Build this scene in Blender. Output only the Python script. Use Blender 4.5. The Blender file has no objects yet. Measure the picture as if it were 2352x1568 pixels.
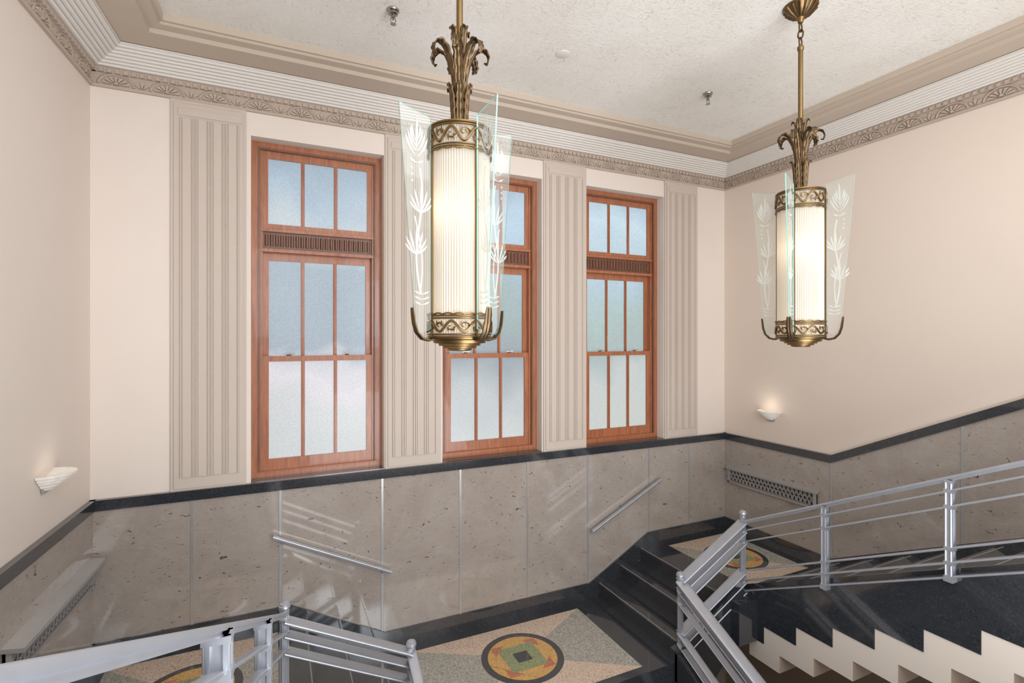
import bpy, math, random, bmesh
from mathutils import Vector, Matrix
random.seed(4)
S=5.0; ZO=6.5
ZOOM=(1,0,0)
def W(x,y,z): return Vector((x*S,y*S,z*S+ZO))
scene=bpy.context.scene
try:
    scene.view_settings.view_transform='Standard'
    scene.view_settings.look='None'
    scene.view_settings.exposure=0.0
except Exception as e: print(e)
COL=scene.collection
WLOC={}

# ---------------------------------------------------------------- materials
def lin(c):
    c=c/255.0
    return c/12.92 if c<=0.04045 else ((c+0.055)/1.055)**2.4
def rgb(r,g,b): return (lin(r),lin(g),lin(b),1.0)
class M:
    def __init__(s,name):
        s.m=bpy.data.materials.new(name); s.m.use_nodes=True
        s.nt=s.m.node_tree; s.n=s.nt.nodes; s.l=s.nt.links
        s.b=s.n['Principled BSDF']; s.out=s.n['Material Output']
    def node(s,t,**k):
        n=s.n.new(t)
        for a,v in k.items():
            if a in n.inputs.keys(): n.inputs[a].default_value=v
            else: setattr(n,a,v)
        return n
    def link(s,a,b): s.l.new(a,b)
    def coords(s,scale=(1,1,1),rot=(0,0,0)):
        g=s.n.new('ShaderNodeNewGeometry'); mp=s.n.new('ShaderNodeMapping')
        mp.inputs['Scale'].default_value=scale; mp.inputs['Rotation'].default_value=rot
        s.link(g.outputs['Position'],mp.inputs['Vector']); return mp.outputs['Vector']
    def noise(s,vec,scale,detail=4,rough=0.5,dist=0):
        n=s.n.new('ShaderNodeTexNoise'); n.inputs['Scale'].default_value=scale
        n.inputs['Detail'].default_value=detail; n.inputs['Roughness'].default_value=rough
        n.inputs['Distortion'].default_value=dist
        s.link(vec,n.inputs['Vector']); return n.outputs['Fac']
    def ramp(s,fac,stops):
        r=s.n.new('ShaderNodeValToRGB'); e=r.color_ramp.elements
        e[0].position,e[0].color=stops[0]; e[1].position,e[1].color=stops[-1]
        for p,c in stops[1:-1]:
            x=e.new(p); x.color=c
        s.link(fac,r.inputs['Fac']); return r.outputs['Color']
    def mix(s,fac,a,b,mode='MIX'):
        n=s.n.new('ShaderNodeMix'); n.data_type='RGBA'; n.blend_type=mode
        for i,v in ((0,fac),(6,a),(7,b)):
            if hasattr(v,'links') or isinstance(v,bpy.types.NodeSocket): s.link(v,n.inputs[i])
            else: n.inputs[i].default_value=v
        return n.outputs[2]
    def bump(s,h,strength=0.2,dist=0.01):
        n=s.n.new('ShaderNodeBump'); n.inputs['Strength'].default_value=strength
        n.inputs['Distance'].default_value=dist
        s.link(h,n.inputs['Height']); s.link(n.outputs['Normal'],s.b.inputs['Normal'])
    def base(s,c):
        if isinstance(c,bpy.types.NodeSocket): s.link(c,s.b.inputs['Base Color'])
        else: s.b.inputs['Base Color'].default_value=c
    def pr(s,rough=0.5,metal=0,spec=0.5,coat=0,emi=None,es=0):
        s.b.inputs['Roughness'].default_value=rough; s.b.inputs['Metallic'].default_value=metal
        s.b.inputs['Specular IOR Level'].default_value=spec; s.b.inputs['Coat Weight'].default_value=coat
        if emi is not None:
            s.b.inputs['Emission Color'].default_value=emi; s.b.inputs['Emission Strength'].default_value=es
def paint(name,c,var=0.04,rough=0.6,bs=0.05):
    m=M(name); v=m.coords()
    f=m.noise(v,1.3,3)
    d=tuple(x*(1-var*2) for x in c[:3])+(1,)
    m.base(m.mix(f,c,d)); m.pr(rough,spec=0.3)
    m.bump(m.noise(v,60,3),bs,0.004); return m.m
wall_mat=paint('cream_paint',rgb(229,217,207),0.03)
shaded_cream_mat=paint('cream_paint_shaded',rgb(227,212,199),0.03)  # cream of the east wall, its warmer, dimmer light put into the colour
white_mat=paint('reveal_paint',rgb(232,222,211))
brown_mat=paint('floor_and_shade_brown',rgb(186,167,149))  # brown of the lower floor, also used to paint shade below the stair
pil_mat=paint('taupe_paint',rgb(200,187,176),0.02,0.55,0.05)
frieze_mat=paint('frieze_paint',rgb(186,170,156),0.02,0.6,0.0)
reed_mat=paint('reeded_paint',rgb(227,222,216),0.02,0.5,0.0)
soffit_mat=paint('soffit_paint',rgb(200,185,170),0.02)
def ceiling_m():
    m=M('rough_plaster'); v=m.coords((1,1,1),(0,0,0.6))
    v2=m.coords((1,3.4,1),(0,0,0.9)); v3=m.coords((3.0,1,1),(0,0,0.2))
    a=m.noise(v2,9,5,0.65,2.6); a2=m.noise(v3,10,5,0.65,2.2); b=m.noise(v,1.2,3); d=m.noise(v,24,4,0.7,1.0); z=m.noise(v,2.0,2)
    c=m.ramp(b,[(0.3,rgb(242,238,230)),(0.7,rgb(252,250,245))])
    for q in (a,a2):
        ad=m.node('ShaderNodeMath',operation='MULTIPLY_ADD'); m.link(z,ad.inputs[0]); ad.inputs[1].default_value=-0.14; m.link(q,ad.inputs[2])
        ln=m.ramp(ad.outputs[0],[(0.26,(0,0,0,1)),(0.285,(.9,.9,.9,1)),(0.30,(0,0,0,1))])
        c=m.mix(ln,c,rgb(172,160,144))
    m.base(c); m.pr(0.8,spec=0.2)
    h=m.mix(0.5,a,a2); m.bump(h,0.5,0.035); return m.m
ceil_mat=ceiling_m()
def marble_m():
    m=M('grey_marble'); v=m.coords((1,1,1),(0.3,0.5,0.2))
    vs=m.coords((1.0,1.0,2.4),(0.0,-0.45,0.5))
    b=m.noise(v,2.6,6,0.65,1.0)
    c=m.ramp(b,[(0.3,rgb(158,147,139)),(0.5,rgb(165,155,147)),(0.72,rgb(172,163,155))])
    f=m.noise(vs,15,2,0.5,1.2)
    k=m.ramp(f,[(0.29,(1,1,1,1)),(0.305,(0,0,0,1))])
    c=m.mix(k,c,rgb(84,72,66))
    f3=m.noise(vs,36,2,0.5,1.0)
    k=m.ramp(f3,[(0.29,(.7,.7,.7,1)),(0.315,(0,0,0,1))]); c=m.mix(k,c,rgb(104,92,84))
    g=m.noise(vs,3.2,5,0.6,2.4)
    k2=m.ramp(g,[(0.487,(0,0,0,1)),(0.5,(0.35,0.35,0.35,1)),(0.513,(0,0,0,1))])
    c=m.mix(k2,c,rgb(194,186,178))
    m.base(c); m.pr(0.06,spec=0.9,coat=0.4); m.b.inputs['Coat Roughness'].default_value=0.02; return m.m
marble_mat=marble_m()
def granite_m(name,base,speck,rough=0.16,amt=0.3,scale=90,spec=0.5):
    m=M(name); v=m.coords()
    n=m.node('ShaderNodeTexVoronoi'); n.inputs['Scale'].default_value=scale; m.link(v,n.inputs['Vector'])
    sep=m.node('ShaderNodeSeparateColor'); m.link(n.outputs['Color'],sep.inputs['Color'])
    k=m.ramp(sep.outputs[0],[(1-amt,(0,0,0,1)),(1-amt+0.02,(1,1,1,1))])
    c=m.mix(k,base,speck)
    k3=m.ramp(sep.outputs[1],[(0.9,(0,0,0,1)),(0.92,(1,1,1,1))])
    c=m.mix(k3,c,tuple(x*0.65 for x in base[:3])+(1,))
    m.base(c); m.pr(rough,spec=spec); return m.m
black_mat=granite_m('black_granite',rgb(50,53,58),rgb(60,63,69),0.09,0.12,110,1.0)
black_mat.node_tree.nodes['Principled BSDF'].inputs['Coat Weight'].default_value=0.5
pink_mat=granite_m('pink_terrazzo',rgb(202,178,158),rgb(216,198,182),0.25,0.4,110)
grey_mat=granite_m('grey_terrazzo',rgb(160,156,146),rgb(184,180,170),0.25,0.4,110)
orange_mat=granite_m('orange_terrazzo',rgb(206,162,98),rgb(214,176,118),0.25,0.3,110)
red_mat=granite_m('red_terrazzo',rgb(190,114,92),rgb(200,132,110),0.25,0.3,110)
green_mat=granite_m('green_terrazzo',rgb(140,148,108),rgb(156,163,126),0.25,0.4,110)
def wood_m(name,c1,c2):
    m=M(name); v=m.coords((14,14,1.2)); f=m.noise(v,3,5,0.6,0.6)
    m.base(m.ramp(f,[(0.3,c1),(0.7,c2)])); m.pr(0.32,spec=0.5,coat=0.2); return m.m
wood_mat=wood_m('mahogany',rgb(144,86,58),rgb(180,115,80))
dwood_mat=wood_m('dark_mahogany',rgb(102,68,52),rgb(130,88,68))
def metal(name,c,rough,n=0.0,met=1.0):
    m=M(name); v=m.coords(); f=m.noise(v,14,4)
    m.base(m.mix(f,c,tuple(x*0.85 for x in c[:3])+(1,))); m.pr(rough,met); return m.m
alu_mat=metal('satin_aluminium',rgb(200,204,213),0.38,0,0.7)
bronze_mat=metal('aged_bronze',rgb(136,112,76),0.38)
dbronze_mat=metal('dark_bronze',rgb(112,93,70),0.42)
chrome_mat=metal('satin_chrome',rgb(204,203,203),0.3,0,0.6)
darkhole=paint('dark_void',rgb(62,58,56))
greyp=paint('grey_metal_paint',rgb(156,152,150),0.02,0.35)
def pane_m(name,stops):
    m=M(name); g=m.n.new('ShaderNodeNewGeometry'); sx=m.node('ShaderNodeSeparateXYZ'); m.link(g.outputs['Position'],sx.inputs[0])
    mr=m.node('ShaderNodeMapRange'); mr.inputs['From Min'].default_value=ZO-0.2538*S; mr.inputs['From Max'].default_value=ZO+0.353*S
    m.link(sx.outputs['Z'],mr.inputs['Value'])
    v=m.coords((1,1,1)); f=m.noise(v,2.0,2,0.4)
    ad=m.node('ShaderNodeMath',operation='MULTIPLY_ADD'); ad.inputs[1].default_value=0.30; m.link(f,ad.inputs[0])
    sb=m.node('ShaderNodeMath',operation='SUBTRACT'); m.link(mr.outputs[0],sb.inputs[0]); sb.inputs[1].default_value=0.15
    m.link(sb.outputs[0],ad.inputs[2])
    c=m.ramp(ad.outputs[0],stops)
    fr=m.noise(v,75,3,0.7); c=m.mix(0.42,c,m.ramp(fr,[(0.35,(0.5,0.5,0.5,1)),(0.6,(1,1,1,1))]),'MULTIPLY')
    m.base(rgb(110,115,118)); m.pr(0.3,spec=0.4)
    m.link(c,m.b.inputs['Emission Color']); m.b.inputs['Emission Strength'].default_value=0.9
    m.bump(fr,0.2,0.003)
    return m.m
PA=[(0.0,rgb(196,199,198)),(0.2,rgb(202,203,205)),(0.29,rgb(218,211,217)),(0.345,rgb(196,197,204)),(0.40,rgb(142,158,172)),(0.64,rgb(144,163,178)),(0.74,rgb(192,202,206)),(0.86,rgb(156,180,200)),(1,rgb(116,132,146))]
PB=[(0.0,rgb(204,207,206)),(0.2,rgb(182,187,190)),(0.34,rgb(134,146,154)),(0.5,rgb(140,162,158)),(0.66,rgb(150,176,190)),(0.86,rgb(176,204,226)),(1,rgb(150,172,192))]
PC=[(0.0,rgb(200,203,197)),(0.25,rgb(192,199,197)),(0.36,rgb(158,176,176)),(0.5,rgb(160,186,182)),(0.66,rgb(168,196,210)),(0.86,rgb(196,220,234)),(1,rgb(166,190,210))]
pane_mats=[pane_m('frosted_glass_a',PA),pane_m('frosted_glass_b',PB),pane_m('frosted_glass_c',PC)]
def shade_m():
    m=M('fluted_opal_glass')
    tr=m.node('ShaderNodeBsdfTranslucent'); tr.inputs['Color'].default_value=(0.95,0.87,0.75,1)
    m.base(rgb(205,202,196)); m.pr(0.2,spec=0.5,emi=rgb(255,242,220),es=0.09)
    mx=m.node('ShaderNodeMixShader'); mx.inputs[0].default_value=0.4
    m.link(m.b.outputs[0],mx.inputs[1]); m.link(tr.outputs[0],mx.inputs[2]); m.link(mx.outputs[0],m.out.inputs[0]); return m.m
shade_mat=shade_m()
def glass_m(name,tint,refl,frost=0.0):
    m=M(name); tr=m.node('ShaderNodeBsdfTransparent'); tr.inputs['Color'].default_value=tint
    gl=m.node('ShaderNodeBsdfGlossy'); gl.inputs['Roughness'].default_value=0.02+frost*0.3
    mx=m.node('ShaderNodeMixShader'); mx.inputs[0].default_value=refl
    m.link(tr.outputs[0],mx.inputs[1]); m.link(gl.outputs[0],mx.inputs[2])
    df=m.node('ShaderNodeBsdfDiffuse'); df.inputs['Color'].default_value=(0.94,0.96,0.95,1)
    t2=m.node('ShaderNodeBsdfTranslucent'); t2.inputs['Color'].default_value=(0.94,0.96,0.95,1)
    a=m.node('ShaderNodeMixShader'); m.link(df.outputs[0],a.inputs[1]); m.link(t2.outputs[0],a.inputs[2])
    m2=m.node('ShaderNodeMixShader'); m2.inputs[0].default_value=frost
    m.link(mx.outputs[0],m2.inputs[1]); m.link(a.outputs[0],m2.inputs[2]); m.link(m2.outputs[0],m.out.inputs[0])
    return m.m
glass_mat=glass_m('clear_glass',(0.965,0.985,0.978,1),0.06,0.10)
etch_mat=glass_m('etched_glass',(0.97,0.99,0.98,1),0.05,0.72)
def edge_m():
    m=M('glass_edge'); m.base(rgb(150,200,190)); m.pr(0.15,emi=rgb(140,200,188),es=0.08); return m.m
gedge_mat=edge_m()
def alab_m():
    m=M('alabaster'); v=m.coords(); f=m.noise(v,9,5,0.6,1.5)
    c=m.ramp(f,[(0.35,rgb(214,210,202)),(0.7,rgb(234,230,224))]); m.base(c); m.pr(0.35,emi=rgb(255,244,226),es=0.10); return m.m
alab_mat=alab_m()

# ---------------------------------------------------------------- mesh builder
class MB:
    def __init__(s): s.v=[];s.f=[];s.mi=[];s.mats=[]
    def mid(s,mat):
        if mat not in s.mats: s.mats.append(mat)
        return s.mats.index(mat)
    def add(s,vs,fs,mat):
        o=len(s.v); s.v+= [Vector(p) for p in vs]; k=s.mid(mat)
        for f in fs: s.f.append([i+o for i in f]); s.mi.append(k)
    def prism(s,pts,off,mat,side=None):
        n=len(pts); off=Vector(off); a=[Vector(p) for p in pts]; b=[p+off for p in a]
        if side is None:
            fs=[list(range(n)),list(range(2*n-1,n-1,-1))]+[[i,(i+1)%n,(i+1)%n+n,i+n] for i in range(n)]
            s.add(a+b,fs,mat)
        else:
            s.add(a+b,[list(range(n)),list(range(2*n-1,n-1,-1))],mat)
            s.add(a+b,[[i,(i+1)%n,(i+1)%n+n,i+n] for i in range(n)],side)
    def box(s,a,b,mat):
        x0,y0,z0=a;x1,y1,z1=b
        s.prism([(x0,y0,z0),(x1,y0,z0),(x1,y1,z0),(x0,y1,z0)],(0,0,z1-z0),mat)
    def boxD(s,x0,x1,y0,y1,z0,z1,mat): s.box(W(x0,y0,z0),W(x1,y1,z1),mat)
    def tube(s,pts,r,mat,n=8,closed=False,sq=1.0,upv=None):
        pts=[Vector(p) for p in pts]; N=len(pts); rs=r if isinstance(r,(list,tuple)) else [r]*N
        vs=[];fs=[]; prev=None
        for i,p in enumerate(pts):
            if closed: t=pts[(i+1)%N]-pts[(i-1)%N]
            else: t=pts[min(i+1,N-1)]-pts[max(i-1,0)]
            t.normalize()
            if upv is not None: ref=Vector(upv)
            elif prev is None: ref=Vector((0,0,1)) if abs(t.z)<0.9 else Vector((1,0,0))
            else: ref=prev
            side=t.cross(ref)
            if side.length<1e-5: side=t.cross(Vector((0.1,1,0.2)))
            side.normalize(); up=side.cross(t).normalized(); prev=up
            for k in range(n):
                a=2*math.pi*k/n+math.pi/n
                vs.append(p+side*math.cos(a)*rs[i]+up*math.sin(a)*rs[i]*sq)
        for i in range(N if closed else N-1):
            j=(i+1)%N
            for k in range(n): fs.append([i*n+k,i*n+(k+1)%n,j*n+(k+1)%n,j*n+k])
        if not closed: fs.append(list(range(n))); fs.append(list(range((N-1)*n,N*n))[::-1])
        s.add(vs,fs,mat)
    def bar(s,p,q,w,t,mat,ends=0.0):
        p=Vector(p);q=Vector(q); d=(q-p).normalized(); side=d.cross(Vector((0,0,1))).normalized(); up=side.cross(d).normalized()
        sec=[(-.5,-.15),(-.48,-.4),(-.44,-.5),(.44,-.5),(.48,-.4),(.5,-.15),(.5,.15),(.48,.38),(.44,.48),(.2,.5),(-.2,.5),(-.44,.48),(-.48,.38),(-.5,.15)]
        a=[p+side*x*w+up*y*t for x,y in sec]
        s.prism(a,q-p,mat)
    def lathe(s,c,prof,mat,n=24,a0=0,a1=2*math.pi,sx=1,sy=1):
        c=Vector(c); full=abs(a1-a0-2*math.pi)<1e-6; m=n if full else n+1
        vs=[];fs=[]
        for r,z in prof:
            for k in range(m):
                a=a0+(a1-a0)*k/n; vs.append(c+Vector((r*math.cos(a)*sx,r*math.sin(a)*sy,z)))
        for i in range(len(prof)-1):
            for k in range(n if full else n):
                k2=(k+1)%m if full else k+1
                fs.append([i*m+k,i*m+k2,(i+1)*m+k2,(i+1)*m+k])
        s.add(vs,fs,mat)
    def build(s,name,parent=None,origin=None,smooth=30,recalc=True,**props):
        me=bpy.data.meshes.new(name)
        if origin is None:
            xs=[v.x for v in s.v];ys=[v.y for v in s.v];zs=[v.z for v in s.v]
            origin=Vector(((min(xs)+max(xs))/2,(min(ys)+max(ys))/2,min(zs)))
        origin=Vector(origin)
        me.from_pydata([tuple(v-origin) for v in s.v],[],s.f)
        for m in s.mats: me.materials.append(m)
        for p,k in zip(me.polygons,s.mi): p.material_index=k
        if recalc:
            bm=bmesh.new(); bm.from_mesh(me); bmesh.ops.recalc_face_normals(bm,faces=bm.faces[:]); bm.to_mesh(me); bm.free()
        if smooth:
            for p in me.polygons: p.use_smooth=True
            try: me.set_sharp_from_angle(angle=math.radians(smooth))
            except Exception: pass
        ob=bpy.data.objects.new(name,me); COL.objects.link(ob)
        WLOC[ob.name]=origin
        if parent: ob.parent=parent; ob.location=origin-WLOC[parent.name]
        else: ob.location=origin
        for k,v in props.items(): ob[k]=v
        return ob
def empty(name,loc,parent=None,**props):
    e=bpy.data.objects.new(name,None); COL.objects.link(e); e.empty_display_size=0.1
    loc=Vector(loc); WLOC[e.name]=loc
    if parent: e.parent=parent; e.location=loc-WLOC[parent.name]
    else: e.location=loc
    for k,v in props.items(): e[k]=v
    return e
ST=dict(kind='structure')

# ---------------------------------------------------------------- room constants (units of D)
XR=1.096; YB=-0.9
def XL(y): return -0.2607-0.05*(1-y)
def XE(y): return 0.012-0.1015*(0.732-y)
ZBAND=-0.2538; ZB2=-0.2705; ZMID=-0.602; ZLAND=-0.512; ZTOP=0.394; ZCEIL=0.474; ZLOW=-1.3; ZUP=ZLAND+0.0335*14
BH=0.035
opens=[(-0.037+0.347*i,-0.037+0.347*i+0.2295) for i in range(3)]
ZOT=0.353
def ux(u,y=1.0):
    a=(u-1176)/1171.0
    return y*(0.4226+0.9063*a)/(0.9063-0.4226*a)

b=MB(); xs=[XL(1)-0.04]+[v for o in opens for v in o]+[XR+0.04]
for i in range(0,8,2): b.boxD(xs[i],xs[i+1],1.0,1.06,ZLOW,0.49,wall_mat)
for o in opens:
    b.boxD(o[0],o[1],1.0,1.06,ZOT,0.49,wall_mat); b.boxD(o[0],o[1],1.0,1.06,ZLOW,ZBAND,wall_mat)
b.build('wall_north',smooth=0,label='cream plaster wall with three tall window openings',category='wall',**ST)
b=MB(); b.prism([W(XR,YB,ZLOW),W(XR,1.0,ZLOW),W(XR,1.0,0.49),W(XR,YB,0.49)],(0.2,0,0),shaded_cream_mat)
b.build('wall_east',smooth=0,label='cream plaster wall above a marble wainscot',category='wall',**ST)
b=MB(); b.prism([W(XL(YB),YB,ZLOW),W(XL(1),1.0,ZLOW),W(XL(1),1.0,0.49),W(XL(YB),YB,0.49)],(-0.2,0,0),wall_mat)
b.build('wall_west',smooth=0,label='cream plaster side wall of the stair hall',category='wall',**ST)
b=MB(); b.boxD(XL(YB)-0.03,XR+0.04,YB-0.04,YB,ZLOW,0.49,wall_mat)
b.build('wall_south',smooth=0,label='cream plaster rear wall',category='wall',**ST)
b=MB(); b.boxD(XL(YB)-0.03,XR+0.04,YB-0.04,1.06,ZCEIL,ZCEIL+0.03,ceil_mat)
b.build('ceiling',smooth=0,label='white rough-textured plaster ceiling',category='ceiling',**ST)
b=MB(); b.boxD(XL(YB)-0.03,XR+0.04,YB-0.04,1.06,ZLOW-0.03,ZLOW,brown_mat)
b.build('floor',smooth=0,label='brown floor at the foot of the stairs',category='floor',**ST)

# ---------------------------------------------------------------- cornice
def inset(o):
    ow,on,oe,os_=o,o*0.93,o*0.82,o
    y1=1-on; y0=YB+os_
    return [(XL(y0)+ow,y0),(XL(y1)+ow,y1),(XR-oe,y1),(XR-oe,y0)]
def sweep(prof,mat,name,label):
    b=MB(); n=len(prof); vs=[]
    for o,z in prof:
        for x,y in inset(o): vs.append(W(x,y,z))
    fs=[]
    for i in range(n):
        j=(i+1)%n
        for k in range(4):
            k2=(k+1)%4; fs.append([i*4+k,i*4+k2,j*4+k2,j*4+k])
    b.add(vs,fs,mat); return b
fr=[(0,.3935),(.0045,.3935),(.0055,.395),(.0055,.3975),(.0035,.3975),(.0035,.4155),(.006,.416),(.009,.4225),(.009,.4245),(0,.4245)]
b=sweep(fr,frieze_mat,'','')
def orn(b,A,B,nv,ymin=-9):
    A=Vector(A);B=Vector(B);L=(B-A).length; t=(B-A)/L; nv=Vector(nv)
    cnt=int(round(L/0.068)); sp=L/cnt
    def P(s,z,d): q=A+t*s+nv*d; return W(q.x,q.y,z)
    base=0.0035
    for i in range(cnt):
        c=sp*(i+0.5)
        if (A+t*c).y<ymin: continue
        zc=0.3985
        for k in range(7):
            a0=math.pi*(k+0.2)/7; a1=math.pi*(k+0.8)/7
            pts=[]
            for a,rr in ((a0,.3),(a1,.3),(a1,.74),((a0+a1)/2,.84),(a0,.74)):
                pts.append(P(c+math.cos(a)*0.0225*rr,zc+math.sin(a)*0.0165*rr,base))
            b.prism(pts,nv*0.0030*S,frieze_mat)
        arc=[P(c+math.cos(math.pi*k/14)*0.0230,zc+math.sin(math.pi*k/14)*0.0166,base+0.0008) for k in range(15)]
        b.tube(arc,0.0085,frieze_mat,5)
        b.lathe(P(c,zc,base),[(0.0,0.03),(0.015,0.025),(0.022,0.0)],frieze_mat,8)
        for dx,h in ((-0.0065,0.008),(0,0.0125),(0.0065,0.008)):
            cc=c+sp/2
            pts=[P(cc+dx*0.3,zc,base),P(cc+dx+0.0028,zc+h*0.7,base),P(cc+dx*1.2,zc+h,base),P(cc+dx-0.0028,zc+h*0.7,base)]
            b.prism(pts,nv*0.0026*S,frieze_mat)
    nd=int(L/0.0105)
    for i in range(nd):
        c=(i+0.5)*L/nd
        if (A+t*c).y<ymin: continue
        pts=[P(c-.003,.4155,.004),P(c+.003,.4155,.004),P(c+.003,.4218,.004),P(c-.003,.4218,.004)]
        b.prism(pts,nv*0.0058*S,frieze_mat)
orn(b,(XL(1),1,0),(XR,1,0),(0,-1,0))
orn(b,(XR,1,0),(XR,YB,0),(-1,0,0),-0.1)
orn(b,(XL(1),1,0),(XL(YB),YB,0),(1,0,0),-0.1)
b.build('trim_1',smooth=0,recalc=True,label='taupe frieze moulding with dentils and sunburst fans',category='moulding',**ST)
pr=[(0,.4245),(.010,.4245)]
N=7
for i in range(N):
    o0=.010+(.040)*i/N; z0=.4245+.0225*i/N; o1=.010+.040*(i+1)/N; z1=.4245+.0225*(i+1)/N
    for k,bul in ((0.12,0.0016),(0.5,0.0026),(0.88,0.0016),(1.0,-0.0004)):
        pr.append((o0+(o1-o0)*k+bul*0.5,z0+(z1-z0)*k-bul*0.85))
pr+=[(.052,.4465),(.052,.449),(.0,.449)]
sweep(pr,reed_mat,'','').build('trim_2',smooth=20,label='pale reeded cove moulding below the ceiling',category='moulding',**ST)
pr=[(0,.449),(.098,.451),(.098,.458),(.114,.459),(.114,.463),(.119,.463),(.119,.474),(0,.474)]
sweep(pr,soffit_mat,'','').build('trim_3',smooth=0,label='taupe stepped border around the ceiling',category='moulding',**ST)

# ---------------------------------------------------------------- pilasters
def pilaster(x0,x1,idx):
    b=MB(); w=x1-x0; z0=ZBAND; z1=.3935
    b.boxD(x0,x1,.9965,1.0,z0,z1,pil_mat)
    b.boxD(x0+w*.045,x1-w*.045,.9945,.9965,z0+.004,z1-.006,pil_mat)
    b.boxD(x0+w*.10,x1-w*.06,.993,.9945,z1-.026,z1-.014,pil_mat)
    prof=[]; a=x0+w*.12; e=x1-w*.08; n=4; fw=(e-a)/n
    prof.append((a,0))
    for i in range(n):
        s=a+fw*i
        prof+= [(s+fw*.03,.0028),(s+fw*.09,.0028),(s+fw*.12,.0004),(s+fw*.17,.0004),(s+fw*.20,.0020),(s+fw*.72,.0020),(s+fw*.75,.0004),(s+fw*.80,.0004),(s+fw*.83,.0028),(s+fw*.89,.0028),(s+fw*.92,.0004),(s+fw*.99,.0004)]
    prof.append((e,0))
    pts=[W(x,.9945-d,z0+.022) for x,d in prof]
    b.prism(pts,(0,0,(z1-.030-z0-.022)*S),pil_mat)
    b.build('trim_%d'%idx,smooth=0,label='taupe fluted pilaster standing beside a window',category='pilaster',**ST)
for i,(u0,u1) in enumerate(((392,566),(884,1012),(1247,1345),(1525,1600))): pilaster(ux(u0),ux(u1),4+i)

# ---------------------------------------------------------------- windows
def window(i):
    x0,x1=opens[i]; e=empty('window_%d'%(i+1),W((x0+x1)/2,1.03,ZBAND),label='tall mahogany sash window with frosted panes and transom',category='window',**ST)
    zb=ZBAND; b=MB(); Y=1.024
    def jambs(b,ins,wd,ya,yb,zl,zh,mat):
        b.boxD(x0+ins,x0+ins+wd,ya,yb,zl,zh,mat); b.boxD(x1-ins-wd,x1-ins,ya,yb,zl,zh,mat)
    jambs(b,0,.0105,Y,1.056,zb,ZOT,wood_mat); b.boxD(x0+.0105,x1-.0105,Y,1.056,ZOT-.010,ZOT,wood_mat)
    jambs(b,.0105,.0035,Y-.002,1.056,zb+.012,ZOT-.010,dwood_mat)
    jambs(b,.014,.004,Y+.004,1.056,zb+.012,ZOT-.010,wood_mat)
    b.boxD(x0+.014,x1-.014,Y-.002,1.056,ZOT-.0135,ZOT-.010,dwood_mat)
    b.boxD(x0+.0105,x1-.0105,Y,1.056,zb,zb+.012,wood_mat)
    b.boxD(x0+.014,x1-.014,Y+.002,1.056,.193,.198,wood_mat); b.boxD(x0+.014,x1-.014,Y+.002,1.056,.156,.162,wood_mat)
    b.build('frame',parent=e,smooth=0)
    b=MB(); b.boxD(x0+.018,x1-.018,Y+.010,1.05,.162,.193,dwood_mat)
    n=22; wd=(x1-x0-.04)/n
    for k in range(n):
        xx=x0+.02+wd*k; pts=[W(xx+wd*(.5-.36*math.cos(math.pi*j/5)),Y+.010-.0045*math.sin(math.pi*j/5),.168) for j in range(6)]
        b.prism(pts,(0,0,.020*S),dwood_mat)
    b.build('reeded_panel',parent=e,smooth=40,label='dark reeded mahogany transom panel')
    def sash(name,zl,zh,rl,rh,ya,yb,st):
        b=MB(); a=x0+.018; c=x1-.018
        b.boxD(a,a+st,ya,yb,zl,zh,wood_mat); b.boxD(c-st,c,ya,yb,zl,zh,wood_mat)
        b.boxD(a+st,c-st,ya,yb,zl,zl+rl,wood_mat); b.boxD(a+st,c-st,ya,yb,zh-rh,zh,wood_mat)
        ww=c-a-2*st
        for k in (1,2):
            xx=a+st+ww*k/3
            b.boxD(xx-.0032,xx+.0032,ya+.001,yb-.002,zl+rl,zh-rh,wood_mat)
            b.boxD(xx-.0015,xx+.0015,ya-.001,yb-.002,zl+rl,zh-rh,wood_mat)
        s=b.build(name,parent=e,smooth=0)
        g=MB(); g.boxD(a+st,c-st,yb-.004,yb-.003,zl+rl,zh-rh,pane_mats[i]); g.build('glass_pane',parent=s,smooth=0,label='frosted glass panes')
        return s
    sash('transom_sash',.198,.3395,.0095,.013,Y+.006,Y+.014,.009)
    sash('upper_sash',-.044,.156,.010,.014,Y+.016,Y+.024,.010)
    lo=sash('lower_sash',ZBAND+.012,-.034,.020,.010,Y+.006,Y+.015,.010)
    for k in (1,2):
        b=MB(); xx=x0+(x1-x0)*(.27 if k==1 else .72); c=W(xx,Y+.010,-.034)
        b.lathe(c,[(0,.012),(.014,.012),(.018,.008),(.02,0)],bronze_mat,12); b.tube([c+Vector((-.035,0,.014)),c+Vector((0,-.006,.018)),c+Vector((.045,-.012,.02))],.006,chrome_mat,6)
        b.build('sash_lock',parent=lo)
for i in range(3): window(i)

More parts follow.
